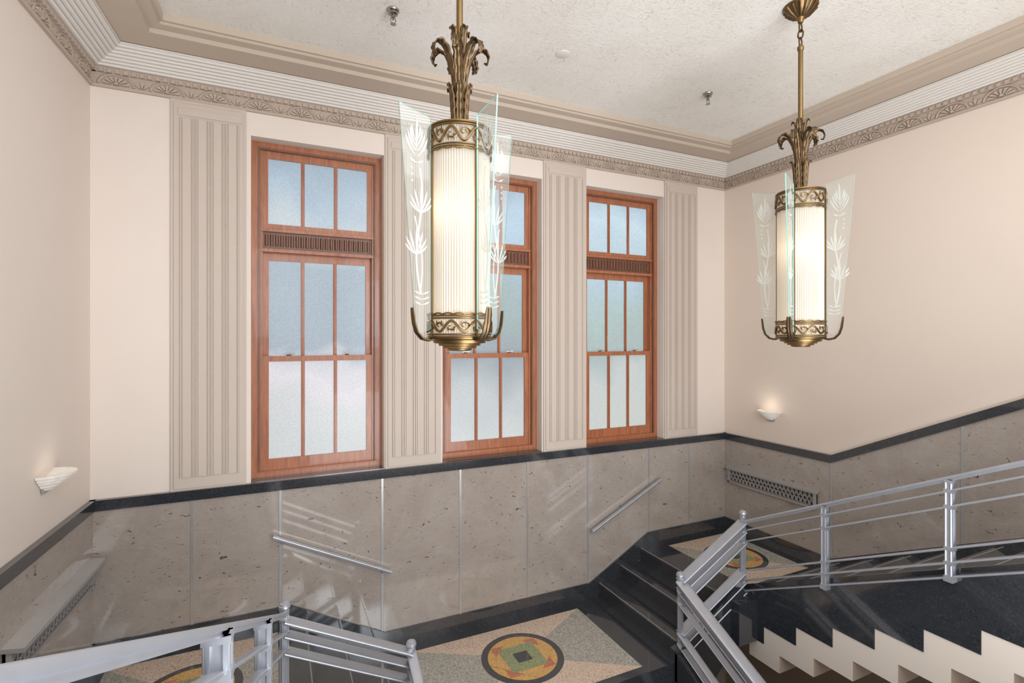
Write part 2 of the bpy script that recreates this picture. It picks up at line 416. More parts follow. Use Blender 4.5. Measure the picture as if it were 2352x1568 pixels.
# ---------------------------------------------------------------- wainscot
b=MB(); T=.005
def nbase(x):
    a,c,d,e=.015+.01,.193,.6607,.8327
    if x<a: return ZLAND+BH
    if x<c: return ZLAND+BH+(ZMID-ZLAND)*(x-a)/(c-a)
    if x<d: return ZMID+BH
    if x<e: return ZMID+BH+(ZLAND-ZMID)*(x-d)/(e-d)
    return ZLAND+BH
kx=[XL(1),.025,.193,.6607,.8327,XR]
pts=[W(x,1-T,nbase(x)) for x in kx]+[W(XR,1-T,ZB2),W(XL(1),1-T,ZB2)]
b.prism(pts,(0,T*S,0),marble_mat); b.build('trim_8',smooth=0,label='polished grey marble wainscot below the windows',category='wainscot',**ST)
YF=.7067; SL=.50
ye=-.1
b=MB()
pts=[W(XR-T,1,ZLAND+BH),W(XR-T,YF,ZLAND+BH),W(XR-T,ye,ZLAND+BH+SL*(YF-ye)),W(XR-T,ye,ZB2+SL*(YF-ye)),W(XR-T,YF,ZB2),W(XR-T,1,ZB2)]
b.prism(pts,(T*S,0,0),marble_mat); b.build('trim_9',smooth=0,label='polished grey marble wainscot rising with the stair',category='wainscot',**ST)
b=MB()
def wl(y,z,d): return W(XL(y)+d,y,z)
pts=[wl(1,ZLAND+BH,T),wl(YF,ZLAND+BH,T),wl(ye,ZLAND+BH+SL*(YF-ye),T),wl(ye,ZB2+SL*(YF-ye),T),wl(YF,ZB2,T),wl(1,ZB2,T)]
b.prism(pts,(-T*S,0,0),marble_mat); b.build('trim_10',smooth=0,label='polished grey marble wainscot on the side wall',category='wainscot',**ST)
B=.0085
b=MB(); b.boxD(XL(1),XR,1-B,1.0,ZB2,ZBAND,black_mat)
for o in opens: b.boxD(o[0],o[1],1.0,1.024,ZBAND-.006,ZBAND+.0008,black_mat)
b.build('trim_11',smooth=0,label='black granite cap rail and window sills',category='cap rail',**ST)
b=MB(); pts=[W(XR-B,1,ZB2),W(XR-B,YF,ZB2),W(XR-B,ye,ZB2+SL*(YF-ye)),W(XR-B,ye,ZBAND+SL*(YF-ye)),W(XR-B,YF,ZBAND),W(XR-B,1,ZBAND)]
b.prism(pts,(B*S,0,0),black_mat); b.build('trim_12',smooth=0,label='black granite cap rail rising with the stair',category='cap rail',**ST)
b=MB(); pts=[wl(1,ZB2,B),wl(YF,ZB2,B),wl(ye,ZB2+SL*(YF-ye),B),wl(ye,ZBAND+SL*(YF-ye),B),wl(YF,ZBAND,B),wl(1,ZBAND,B)]
b.prism(pts,(-B*S,0,0),black_mat); b.build('trim_13',smooth=0,label='black granite cap rail on the side wall',category='cap rail',**ST)
b=MB(); kk=[XL(1)]+kx[1:5]+[XR]
pts=[W(x,1-B,nbase(x)) for x in kk]
low=[W(x,1-B,nbase(x)-BH-.012) for x in kk][::-1]
b.prism(pts+low,(0,B*S,0),black_mat); b.build('baseboard_north',smooth=0,label='black granite baseboard stepping down to the landing',category='baseboard',**ST)
def sb_pts(f):
    z=lambda y: ZLAND+BH+SL*max(0,YF-y)
    return [f(y,z(y)) for y in (1,YF,ye)]+[f(y,z(y)-BH-.05) for y in (ye,YF)]+[f(1,ZLAND-.01)]
b=MB(); b.prism(sb_pts(lambda y,z:W(XR-B,y,z)),(B*S,0,0),black_mat); b.build('baseboard_east',smooth=0,label='black granite baseboard rising beside the steps',category='baseboard',**ST)
b=MB(); b.prism(sb_pts(lambda y,z:wl(y,z,B)),(-B*S,0,0),black_mat); b.build('baseboard_west',smooth=0,label='black granite baseboard on the side wall',category='baseboard',**ST)
ti=14
for u in (441,644,878,1057,1212,1350,1490,1582):
    x=ux(u,1-T); b=MB(); zl=nbase(x)
    b.prism([W(x-.0026,1-T,zl),W(x+.0026,1-T,zl),W(x+.0020,1-T-.0012,zl),W(x-.0020,1-T-.0012,zl)],(0,0,(ZB2-zl)*S),chrome_mat)
    b.build('trim_%d'%ti,smooth=0,label='narrow chrome joint strip between marble panels',category='joint strip',**ST); ti+=1
for y in (.7067,.475,.24):
    b=MB(); zl=ZLAND+BH+SL*(YF-y); zh=ZB2+SL*(YF-y)
    b.prism([W(XR-T,y-.0026,zl),W(XR-T,y+.0026,zl),W(XR-T-.0012,y+.0020,zl),W(XR-T-.0012,y-.0020,zl)],(0,0,(zh-zl)*S),chrome_mat)
    b.build('trim_%d'%ti,smooth=0,label='narrow chrome joint strip between marble panels',category='joint strip',**ST); ti+=1
b=MB(); b.boxD(XR-.003,XR,YB,.99,ZLOW,ZLAND-.09,brown_mat)  # added panel, paints the shade on the wall below the flight
b.build('trim_%d'%ti,smooth=0,label='brown panel painting in the shade under the stair',category='shade panel',**ST); ti+=1  # numbered with the trims, but an added shade panel

# ---------------------------------------------------------------- staircase
st=empty('staircase',W(.43,.5,ZLOW),label='black granite double staircase with patterned terrazzo landings',category='stairs')
def medallion(b,cx,cy,z,r,px0,px1,py0,py1):
    dz=[0.0012]
    def poly(pts,mat):
        b.add([W(x,y,z)+Vector((0,0,dz[0])) for x,y in pts],[list(range(len(pts)))],mat)
    c=(cx,cy); q=[(px0,py0),(px1,py0),(px1,py1),(px0,py1)]
    for k,mt in enumerate((pink_mat,grey_mat,pink_mat,grey_mat)):
        poly([c,q[k],q[(k+1)%4]],mt)
    dz[0]=.0024; poly([(cx+r*math.cos(a*math.pi/24),cy+r*math.sin(a*math.pi/24)) for a in range(48)],black_mat)
    dz[0]=.0036; poly([(cx+r*.84*math.cos(a*math.pi/24),cy+r*.84*math.sin(a*math.pi/24)) for a in range(48)],orange_mat)
    def sq(rr,a0,mat,h):
        dz[0]=h; poly([(cx+rr*math.cos(a0+k*math.pi/2),cy+rr*math.sin(a0+k*math.pi/2)) for k in range(4)],mat)
    sq(r*.83,math.pi/4,red_mat,.0048); sq(r*.83,0,orange_mat,.0060); sq(r*.66,math.pi/4,green_mat,.0072); sq(r*.26,math.pi/4,black_mat,.0084)
b=MB(); b.boxD(.173,.700,.728,1-B,ZMID-.08,ZMID,black_mat); medallion(b,.424,.862,ZMID,.078,.237,.611,.745,.966)
b.build('landing',parent=st,smooth=0,recalc=False,label='terrazzo landing with round inlaid medallion')
b=MB(); b.boxD(.808,XR-B,.702,1-B,ZLAND-.081,ZLAND,black_mat); medallion(b,.977,.860,ZLAND,.070,.880,1.076,.748,.975)
b.build('landing',parent=st,smooth=0,recalc=False,label='raised terrazzo landing with round inlaid medallion')
b=MB(); b.prism([wl(.702,ZLAND-.081,B),W(.052,.702,ZLAND-.081),W(.052,1-B,ZLAND-.081),wl(1-B,ZLAND-.081,B)],(0,0,.081*S),black_mat)
medallion(b,-.112,.862,ZLAND,.070,-.235,.006,.748,.975)
b.build('landing',parent=st,smooth=0,recalc=False,label='raised terrazzo landing with round inlaid medallion')
for sgn in (0,1):
    fx=(lambda x:x) if sgn==0 else (lambda x:.86-x)
    fl=empty('stair_flight',W(fx(.75),.86,ZMID),parent=st)
    for k,(xa,xb) in enumerate(((.687,.7475),(.7475,.808))):
        b=MB(); zt=ZMID+.03*(k+1); xs_=sorted((fx(xa),fx(xb+.002)))
        b.boxD(xs_[0],xs_[1],.740,1-B,ZMID-.05,zt-.004,black_mat)
        n0,n1=sorted((fx(xa-.003),fx(xb+.002))); b.boxD(n0,n1,.740,1-B,zt-.006,zt,black_mat)
        g0,g1=sorted((fx(xa+.000),fx(xa+.0018))); b.boxD(g0,g1,.741,1-B,zt,zt+.0004,greyp)
        b.build('step',parent=fl,smooth=0)
    b=MB(); n0,n1=sorted((fx(.805),fx(.812))); b.boxD(n0,n1,.740,1-B,ZLAND-.006,ZLAND+.0003,black_mat)
    g0,g1=sorted((fx(.808),fx(.8098))); b.boxD(g0,g1,.741,1-B,ZLAND,ZLAND+.0006,greyp); b.build('nosing',parent=fl,smooth=0)
    b=MB(); pts=[(.672,ZMID-.08),(.672,ZMID+.022),(.700,ZMID+.030),(.822,ZLAND+.022),(.860,ZLAND+.010),(.860,ZLAND-.081),(.83,ZLAND-.081),(.72,ZMID-.1)]
    b.prism([W(fx(x),.722,z) for x,z in pts],(0,.018*S,0),black_mat); b.build('string_board',parent=fl,smooth=0,label='black granite side string')
RY=.6886; TR=.067; RI=.0335
for sgn in (0,1):
    fl=empty('stair_flight',W(.97 if sgn==0 else -.13,.4,ZLAND),parent=st)
    if sgn==0: ed=lambda y:.8605; wa=lambda y:XR-B
    else: ed=lambda y:XE(y)-.0005; wa=lambda y:XL(y)+B
    for k in range(14):
        ya=RY-TR*k; yb=ya-TR; zt=ZLAND+RI*(k+1)
        b=MB(); b.prism([W(ed(ya),ya,zt-.080),W(wa(ya),ya,zt-.080),W(wa(yb),yb,zt-.080),W(ed(yb),yb,zt-.080)],(0,0,.075*S),black_mat)
        b.prism([W(ed(ya),ya+.004,zt-.006),W(wa(ya),ya+.004,zt-.006),W(wa(yb),yb,zt-.006),W(ed(yb),yb,zt-.006)],(0,0,.006*S),black_mat)
        b.prism([W(ed(ya)+(.006 if sgn==0 else -.006),ya-.001,zt),W(wa(ya),ya-.001,zt),W(wa(ya),ya-.0025,zt),W(ed(ya)+(.006 if sgn==0 else -.006),ya-.0025,zt)],(0,0,.0005*S),greyp)
        b.build('step',parent=fl,smooth=0)
    ts=[]
    for k in range(14):
        ya=RY-TR*k; yb=ya-TR; zt=ZLAND+RI*(k+1)-.081; ts+=[(ya,zt),(yb,zt)]
    yend=RY-TR*14
    top=[(.7405,ZLAND+.010),(.728,ZLAND+.018),(yend,ZLAND+.018+.5*(.728-yend))]
    poly=top+ts[::-1]+[(RY,ZLAND-.081),(.7405,ZLAND-.081)]
    b=MB(); n=len(poly)
    e0=(lambda y:.8585) if sgn==0 else (lambda y:XE(y)+.0015); e1=(lambda y:.8640) if sgn==0 else (lambda y:XE(y)-.004)
    vs=[W(e0(y),y,z) for y,z in poly]+[W(e1(y),y,z) for y,z in poly]
    b.add(vs,[list(range(n)),list(range(n,2*n))[::-1]]+[[i,(i+1)%n,(i+1)%n+n,i+n] for i in range(n)],black_mat)
    b.build('string_board',parent=fl,smooth=0,label='polished black side string with toothed lower edge')
    up=ts; s=[]
    for k in range(15):
        ya=RY+.034-TR*k; yb=ya-TR; z=ZLAND-.081-.040+RI*k+.002
        if k==14: yb=yend
        s+=[(ya,z),(yb,z)]
    poly=[(RY+.034,ZLAND-.081),(RY,ZLAND-.081)]+up+s[::-1]
    b=MB()
    if sgn==0: b.prism([W(.860,y,z) for y,z in poly],((XR-.860-.001)*S,0,0),white_mat,side=brown_mat)  # brown edge faces paint the shadow under the cream soffit
    else:
        vs=[W(XE(y)-.001,y,z) for y,z in poly]+[W(XL(y)+.001,y,z) for y,z in poly]; n=len(poly)
        b.add(vs,[list(range(n)),list(range(n,2*n))[::-1]]+[[i,(i+1)%n,(i+1)%n+n,i+n] for i in range(n)],white_mat)
    b.build('stepped_soffit',parent=fl,smooth=0,label='cream plaster stepped underside')
fl=empty('stair_flight',W(.43,.1,ZLOW),parent=st)
for k in range(20):
    ya=.728-TR*k; zt=ZMID-RI*(k+1); b=MB(); b.boxD(.19,.672,ya-TR,ya,zt-.06,zt-.005,black_mat); b.boxD(.19,.672,ya-TR-.004,ya,zt-.006,zt,black_mat)
    b.build('step',parent=fl,smooth=0)
for xx in (.172,.672):
    b=MB(); ya=.728; yb=.728-TR*20
    b.prism([W(xx,ya,ZMID+.02),W(xx,yb,ZLOW+.02),W(xx,yb,ZLOW),W(xx,yb+.12,ZLOW),W(xx,ya,ZMID-.09)],(.018*S,0,0),black_mat); b.build('string_board',parent=fl,smooth=0,label='black granite side string')
b=MB(); b.prism([W(XL(YB)+.002,YB,ZUP-.08),W(XR-.002,YB,ZUP-.08),W(XR-.002,RY-TR*14-.001,ZUP-.08),W(XL(-.2)+.002,RY-TR*14-.001,ZUP-.08)],(0,0,.08*S),grey_mat)
b.build('floor_1',smooth=0,label='upper hall terrazzo floor',category='floor',**ST)

# ---------------------------------------------------------------- railings
HS=[0,.020,.040,.098,.120,.1385]
def post(parent,p,ztop,zbot,dirv,newel=False,rails=None,pw=.05):
    b=MB(); c0=W(p[0],p[1],zbot); c1=W(p[0],p[1],ztop); d=Vector(dirv).normalized(); sd=Vector((-d.y,d.x,0))
    H=c1.z-c0.z
    if newel:
        b.lathe(c0,[(0,0),(.038,0),(.038,.03),(.03,.04),(.022,.045),(.022,H-.04),(.03,H-.035),(.03,H-.022),(.024,H-.018),(.034,H-.010),(.038,H),(.036,H+.012),(.03,H+.016),(.03,H+.024),(.02,H+.030),(0,H+.032)],alu_mat,20)
        for k in range(6):
            a=k*math.pi/3; q=c0+Vector((.022*math.cos(a),.022*math.sin(a),.04)); b.tube([q,q+Vector((0,0,H-.08))],.007,alu_mat,6)
    else:
        h=pw/2
        def pr(x0,x1,y0,y1,z0,z1): b.prism([c0+d*x+sd*y+Vector((0,0,z0)) for x,y in ((x0,y0),(x1,y0),(x1,y1),(x0,y1))],(0,0,z1-z0),alu_mat)
        pr(-.010,.010,-h*.8,h*.8,0,H)
        for sg in (-1,1):
            pr(-.022,.022,sg*h*.62-.006,sg*h*.62+.006,0,H)
            for o in (-.016,.016):
                q=c0+d*o+sd*(sg*h*.86); b.tube([q,q+Vector((0,0,H))],.0055,alu_mat,6)
        pr(-.028,.028,-h-.003,h+.003,0,.02); pr(-.026,.026,-h-.002,h+.002,H-.02,H)
    for z in (rails or []):
        c=W(p[0],p[1],z); wx=.026; h=pw/2+.002
        f=[c+d*x+sd*y-Vector((0,0,.013)) for x,y in ((-wx,-h),(wx,-h),(wx,h),(-wx,h))]
        if newel: b.lathe(c-Vector((0,0,.014)),[(.022,0),(.033,.004),(.033,.022),(.022,.026)],alu_mat,16)
        else: b.prism(f,(0,0,.026),alu_mat)
    b.build('newel_post' if newel else 'post',parent=parent)
def railing(a,bq,za,zb,posts,newels,label,hs=HS,ztopn=.155,hw=.07,bw=.065,ht=.020,bt=.013,pw=.06):
    r=empty('stair_railing',W(a[0],a[1],za-.01),label=label,category='railing',group='aluminium stair railings')
    A=Vector((a[0],a[1],za));Bv=Vector((bq[0],bq[1],zb)); dv=Bv-A
    dirv=Vector((dv.x,dv.y,0))
    for k,h in enumerate(hs):
        P=A+Vector((0,0,h));Q=Bv+Vector((0,0,h)); b=MB()
        if k==len(hs)-1:
            b.bar(W(*P),W(*Q),hw,ht,alu_mat); b.bar(W(*P)-Vector((0,0,.017)),W(*Q)-Vector((0,0,.017)),hw*.5,.018,alu_mat)
            b.build('handrail',parent=r,smooth=50)
        else:
            b.bar(W(*P),W(*Q),bw,bt,alu_mat); b.build('rail',parent=r,smooth=50)
    for f in posts:
        P=A+dv*f; post(r,(P.x,P.y),P.z+hs[-1]-.003,P.z-.006,dirv,False,[P.z+h for h in hs[:-1]],pw)
    for f,zf,zt in newels:
        P=A+dv*f; post(r,(P.x,P.y),P.z+zt,zf,dirv,True,[P.z+h for h in hs])
    return r
yr=.732
UR=(.853,yr);LR=(.689,yr);UL=(.012,yr);LL=(.180,yr)
zu=ZLAND+.004; zl_=ZMID+.008
NW=[(0,ZLAND+.02,.155),(1,ZMID+.015,.149)]
railing(UR,(.853,-.25),zu,zu+.505*(yr+.25),[.172,.353,.53,.70,.88],[],'aluminium railing climbing beside the wall with sunburst sconce')
railing(UR,LR,zu,zl_,[],NW,'short aluminium railing beside the steps to the raised landing',hw=.115,bw=.112,ht=.018,bt=.016)
railing(LR,(.689,-.3),zl_,zl_-.5*(yr+.3),[.2,.38,.56,.74,.92],[],'aluminium railing going down with the central flight',hw=.115,bw=.075)
railing(UL,LL,zu,zl_,[],NW,'short aluminium railing with rounded newel caps',hw=.115,bw=.112,ht=.018,bt=.016)
railing(LL,(.180,-.3),zl_,zl_-.5*(yr+.3),[.2,.38,.56,.74,.92],[],'aluminium railing descending from the patterned landing')
ye2=-.22
railing(UL,(XE(ye2),ye2),zu,zu+.495*(yr-ye2),[.2185,.422,.72,.95],[],'aluminium railing with broad handrail along the upper flight',hs=[0,.020,.040,.098,.120,.1455],hw=.048,ht=.018,bw=.05,pw=.072)

def whr(xa,za,xb,zb,lab):
    e=empty('wall_handrail',W((xa+xb)/2,1-T,(za+zb)/2-.02),label=lab,category='handrail',group='aluminium wall handrails')
    b=MB(); y=.981; b.bar(W(xa,y,za),W(xb,y,zb),.05,.016,alu_mat); b.bar(W(xa,y,za)-Vector((0,0,.014)),W(xb,y,zb)-Vector((0,0,.014)),.025,.014,alu_mat); b.build('handrail',parent=e,smooth=50)
    for f in (.07,.93):
        x=xa+(xb-xa)*f; z=za+(zb-za)*f; b=MB(); b.tube([W(x,1-T,z-.010),W(x,.990,z-.010),W(x,.981,z-.004)],.009,alu_mat,8); b.build('bracket',parent=e)
whr(-.002,-.347,.203,-.447,'aluminium handrail fixed to the marble beside the steps down')
whr(.6607,-.4434,.863,-.347,'aluminium handrail fixed to the marble beside the steps up')

# ---------------------------------------------------------------- radiator grilles
def grille(f,nv,lab,topslope,ledge):
    y0,y1=.738,.978; za,zb=-.380,-.342
    e=empty('radiator_grille',f((y0+y1)/2,za,0),label=lab,category='radiator grille',group='wall radiator grilles')
    def bx(b,ya,yb,z0,z1,d0,d1,mat): b.prism([f(ya,z0,d0),f(yb,z0,d0),f(yb,z1,d0),f(ya,z1,d0)],nv*(d1-d0)*S,mat)
    b=MB(); bx(b,y0,y1,za,zb,T,T+.003,darkhole)
    b.build('back_plate',parent=e,smooth=0)
    b=MB()
    for a,c,d,g in ((y0,y1,za,za+.004),(y0,y1,zb-.004,zb),(y0,y0+.005,za,zb),(y1-.005,y1,za,zb)): bx(b,a,c,d,g,T,T+.008,greyp)
    b.prism([f(y0-.004,zb-.001,T),f(y0-.004,zb+.004,T),f(y0-.004,zb+.001,T+topslope),f(y0-.004,zb-.004,T+topslope)],f(y1+.004,0,0)-f(y0-.004,0,0),ledge)
    b.build('frame',parent=e,smooth=0)
    b=MB(); n=22; cw=(y1-y0-.01)/n; zz0=za+.004; zz1=zb-.004
    for k in range(n):
        c=y0+.005+cw*(k+.5)
        for zc in (zz0+(zz1-zz0)*.25,zz0+(zz1-zz0)*.75):
            ring=[f(c+cw*.42*math.cos(2*math.pi*j/8),zc+(zz1-zz0)*.22*math.sin(2*math.pi*j/8),T+.005) for j in range(8)]
            b.tube(ring,.0055,greyp,4,closed=True,upv=nv)
        b.tube([f(c-cw/2,zz0,T+.0045),f(c+cw/2,zz1,T+.0045)],.004,greyp,4); b.tube([f(c+cw/2,zz0,T+.0045),f(c-cw/2,zz1,T+.0045)],.004,greyp,4)
    b.build('lattice',parent=e,smooth=0,label='pierced grey metal lattice')
grille(lambda y,z,d:W(XR-d,y,z),Vector((-1,0,0)),'grey pierced metal radiator grille set in marble',.010,greyp)
grille(lambda y,z,d:W(XL(y)+d,y,z),Vector((1,0,0)),'grey pierced metal radiator grille with projecting ledge',.020,chrome_mat)

# ---------------------------------------------------------------- sconces
def sconce(loc,sgn,lab,en):
    e=empty('wall_sconce',loc,label=lab,category='wall light',group='alabaster wall sconces')
    b=MB(); c=Vector(loc); tiers=[(.150,.122),(.146,.104),(.128,.098),(.124,.082),(.104,.076),(.100,.060),(.078,.052),(.072,.036),(.054,.028),(.046,.014),(0.0,.008)]
    a0,a1=(-math.pi/2,math.pi/2) if sgn>0 else (math.pi/2,3*math.pi/2)
    full=[(.0,.085),(.132,.112)]+tiers
    b.lathe(c,full,alab_mat,16,a0,a1,sx=1.1,sy=.95)
    b.build('lamp_shade',parent=e,smooth=25,label='stepped white alabaster bowl')
    b=MB(); b.box(c+Vector((0 if sgn>0 else -.012,-.05,-.005)),c+Vector((.012 if sgn>0 else 0,.05,.07)),greyp); b.build('backplate',parent=e,smooth=0)
    l=bpy.data.lights.new('sconce_light','POINT'); l.energy=en; l.color=(1,.92,.8); l.shadow_soft_size=.07
    o=bpy.data.objects.new('bulb_light',l); COL.objects.link(o); o.parent=e; o.location=(sgn*.14,0,.20)
sconce(W(XL(.848)+.0005,.848,-.198),1,'white alabaster bowl sconce on the side wall',.15)
sconce(W(XR-.0005,.858,-.202),-1,'lit white alabaster bowl sconce above the marble',.5)

# ---------------------------------------------------------------- pendants
def pendant(loc):
    L=Vector(loc); e=empty('pendant_lamp',L,label='bronze art deco pendant with fluted glass cylinder and etched fins',category='pendant lamp',group='stairwell pendant lamps')
    def pb(mb,name,**k): return mb.build(name,parent=e,origin=L,**k)
    ang=[math.radians(12+90*k) for k in range(4)]
    b=MB(); n=216; vs=[];zz=[.07,.16,.35,.55,.75,.965,1.08]
    for z in zz:
        for k in range(n):
            a=2*math.pi*k/n; r=.148+(.0035 if k%3==1 else 0.0); vs.append(L+Vector((r*math.cos(a),r*math.sin(a),z)))
    b.add(vs,[[i*n+k,i*n+(k+1)%n,(i+1)*n+(k+1)%n,(i+1)*n+k] for i in range(len(zz)-1) for k in range(n)],shade_mat)
    pb(b,'lamp_shade',smooth=0,label='fluted opal glass cylinder')
    b=MB(); b.lathe(L,[(0,-.004),(.05,-.004),(.062,0),(.062,.008),(.085,.010),(.085,.02),(.105,.022),(.105,.032),(.13,.035),(.135,.05),(.156,.055),(.160,.066),(.150,.07),(0,.07)],bronze_mat,40); pb(b,'base_plate')
    b=MB(); b.lathe(L,[(.156,1.088),(.160,1.092),(.158,1.10),(.10,1.112),(.05,1.12),(.035,1.13),(0,1.13)],bronze_mat,40); pb(b,'top_plate')
    def band(z0,z1,name):
        b=MB(); n=72
        for z,amp in ((z0,0),(z1,.0),(z0+.012,0),(z1-.012,0)):
            ring=[L+Vector((.158*math.cos(2*math.pi*k/n),.158*math.sin(2*math.pi*k/n),z)) for k in range(n)]
            b.tube(ring,.0045,bronze_mat,6,closed=True,upv=(0,0,1))
        zc=z0-.006 if name=='top_band' else z1+.006
        ring=[L+Vector((.160*math.cos(2*math.pi*k/144),.160*math.sin(2*math.pi*k/144),zc+.006*abs(math.sin(2*math.pi*k/144*9))*(1 if name!='top_band' else -1))) for k in range(144)]
        b.tube(ring,.0045,bronze_mat,5,closed=True,upv=(0,0,1))
        zm=(z0+z1)/2; am=(z1-z0)/2-.026; m=8
        vine=[L+Vector((.160*math.cos(2*math.pi*k/160),.160*math.sin(2*math.pi*k/160),zm+am*math.sin(m*2*math.pi*k/160))) for k in range(160)]
        b.tube(vine,.0070,bronze_mat,5,closed=True,upv=(0,0,1))
        for j in range(2*m):
            th0=2*math.pi*(j+.5)/(2*m); sg=-1 if j%2==0 else 1
            sp=[]
            for q in range(12):
                ph=q/11*4.6; rr=am*.95*(1-q/14)
                dth=(rr*math.cos(ph)*1.0)/.16; dzz=rr*math.sin(ph)*.8*sg
                sp.append(L+Vector((.161*math.cos(th0+dth),.161*math.sin(th0+dth),zm+sg*am*.1+dzz)))
            b.tube(sp,[.0056*(1-q/20) for q in range(12)],bronze_mat,5)
            c=th0
            for sx in (-1,1):
                cx_=c+sx*.09; lf=[(cx_-.04,zm+sg*am*.3),(cx_,zm+sg*am*1.1),(cx_+.04,zm+sg*am*.3),(cx_,zm+sg*am*.05)]
                b.prism([L+Vector((.159*math.cos(t),.159*math.sin(t),z)) for t,z in lf],Vector((math.cos(c),math.sin(c),0))*.005,bronze_mat)
        pb(b,name,label='pierced bronze band with scrolling vine')
    band(.975,1.092,'top_band'); band(.066,.168,'bottom_band')
    for a in ang:
        d=Vector((math.cos(a),math.sin(a),0)); s=Vector((-d.y,d.x,0))
        b=MB(); c=L+d*.153
        b.prism([c-s*.007+Vector((0,0,.07)),c+s*.007+Vector((0,0,.07)),c+s*.007+d*.009+Vector((0,0,.07)),c-s*.007+d*.009+Vector((0,0,.07))],(0,0,1.02),bronze_mat); pb(b,'strap',smooth=0)
        b=MB(); path=[(.14,.058),(.175,.050),(.210,.058),(.238,.088),(.252,.13),(.259,.18),(.262,.205)]; ww=[.012,.014,.014,.013,.012,.010,.006]
        for off in (-1,1):
            b.tube([L+d*r+Vector((0,0,z))+s*.008*off for r,z in path],ww,dbronze_mat,6,sq=.5,upv=(0,0,1))
        pb(b,'bracket',label='curled dark bronze hook')
        b=MB(); pl=[(.163,.105),(.220,.075),(.240,.105),(.250,.17),(.330,1.165),(.27,1.150),(.163,1.128)]
        F=lambda r,z,o:L+d*r+Vector((0,0,z))+s*o
        n=len(pl); A=[F(r,z,-.0035) for r,z in pl];Bq=[F(r,z,.0035) for r,z in pl]
        b.add(A+Bq,[list(range(n)),list(range(2*n-1,n-1,-1))],glass_mat); b.add(A+Bq,[[i,(i+1)%n,(i+1)%n+n,i+n] for i in range(n)],gedge_mat)
        def et(pts): b.add([F(r,z,.0045) for r,z in pts],[list(range(len(pts)))],etch_mat)
        def petal(r,z,an,ln,wd,bend=0.0):
            o1=[];o2=[]
            for t,w in ((0,.2),(.2,.55),(.4,.9),(.6,1),(.8,.75),(1,.0)):
                a_=an+bend*t; rr=r+ln*t*math.cos(an+bend*t*.5); z_=z+ln*t*math.sin(an+bend*t*.5)
                o1.append((rr-math.sin(a_)*wd*w*.5,z_+math.cos(a_)*wd*w*.5)); o2.append((rr+math.sin(a_)*wd*w*.5,z_-math.cos(a_)*wd*w*.5))
            et(o1+o2[::-1][1:])
        def stemw(pts,w):
            for i in range(len(pts)-1):
                (r0,z0),(r1,z1)=pts[i],pts[i+1]; et([(r0-w,z0),(r0+w,z0),(r1+w,z1),(r1-w,z1)])
        R_=math.radians
        rc=lambda z:.163+(.250+(z-.17)*.0804-.163)*.52
        st1=lambda z:rc(z)+.022*math.sin((z-.25)*9); st2=lambda z:rc(z)+.014-.022*math.sin((z-.25)*9)
        stemw([(st1(z),z) for z in [.27+.02*k for k in range(31)]],.0048)
        stemw([(st2(z),z) for z in [.30+.02*k for k in range(18)]],.0034)
        # big top plume
        petal(rc(1.0),.95,R_(92),.17,.013)
        for k,z in enumerate((.925,.95,.975,1.0)):
            ln=.115-.012*k
            petal(rc(z)+.004,z,R_(44+5*k),ln,.011,R_(36)); petal(rc(z)-.004,z,R_(136-5*k),ln,.011,R_(-36))
        for zc_ in (.66,.46):
            r=st1(zc_)
            for an,ln in ((90,.125),(70,.115),(50,.095),(30,.07),(110,.115),(130,.095),(150,.07)): petal(r+(90-an)*.00012,zc_,R_(an),ln,.010,R_((90-an)*.42))
        petal(rc(.9),.895,R_(10),.04,.010,.5); petal(rc(.9),.895,R_(170),.04,.010,-.5)
        for z in (.80,.83,.86): petal(rc(z)+.028,z,R_(95),.014,.010)
        for z in (.22,.245,.27):
            for an in (12,168): petal(rc(z),z,R_(an),.042,.008,R_(20 if an<90 else -20))
        pb(b,'glass_fin',smooth=0,recalc=False,label='clear glass fin etched with flowers')
    b=MB()
    def leaf(a,path,widths,fold=.35):
        d=Vector((math.cos(a),math.sin(a),0)); s=Vector((-d.y,d.x,0)); vs=[];fs=[]; m=len(path)
        P=[];Wd=[]
        for i in range(m-1):
            for t in (0,.25,.5,.75):
                P.append((path[i][0]*(1-t)+path[i+1][0]*t,path[i][1]*(1-t)+path[i+1][1]*t)); Wd.append(widths[i]*(1-t)+widths[i+1]*t)
        P.append(path[-1]);Wd.append(widths[-1]); M_=len(P)
        saw=(1.05,1.0,.92,.8)
        for i in range(M_):
            r,z=P[i]; j0=max(i-1,0); j1=min(i+1,M_-1); tx,tz=P[j1][0]-P[j0][0],P[j1][1]-P[j0][1]; l=math.hypot(tx,tz) or 1
            nrm=d*(tz/l)+Vector((0,0,-tx/l)); w=Wd[i]*saw[(i+1)%4]
            c=L+d*r+Vector((0,0,z))
            for q,h in ((-1,-fold),(-.66,.10),(-.33,-.14),(0,.24),(.33,-.14),(.66,.10),(1,-fold)): vs.append(c+s*q*w+nrm*h*Wd[i]*.6)
        for i in range(M_-1):
            for q in range(6): fs.append([i*7+q,i*7+q+1,(i+1)*7+q+1,(i+1)*7+q])
        b.add(vs,fs,dbronze_mat)
    b.lathe(L,[(.036,1.12),(.030,1.16),(.038,1.22),(.032,1.30),(.022,1.36),(.02,1.45),(.014,1.5)],dbronze_mat,16)
    for k in range(6): leaf(2*math.pi*k/6+.2,[(.036,1.12),(.042,1.17),(.044,1.22),(.048,1.27),(.056,1.315),(.066,1.325),(.068,1.31)],[.016,.022,.025,.023,.018,.012,.004])
    for k in range(7): leaf(2*math.pi*k/7+.65,[(.028,1.24),(.032,1.30),(.038,1.37),(.054,1.44),(.082,1.500),(.112,1.522),(.136,1.508),(.146,1.480),(.138,1.455),(.124,1.458)],[.016,.021,.025,.027,.027,.026,.024,.021,.015,.006])
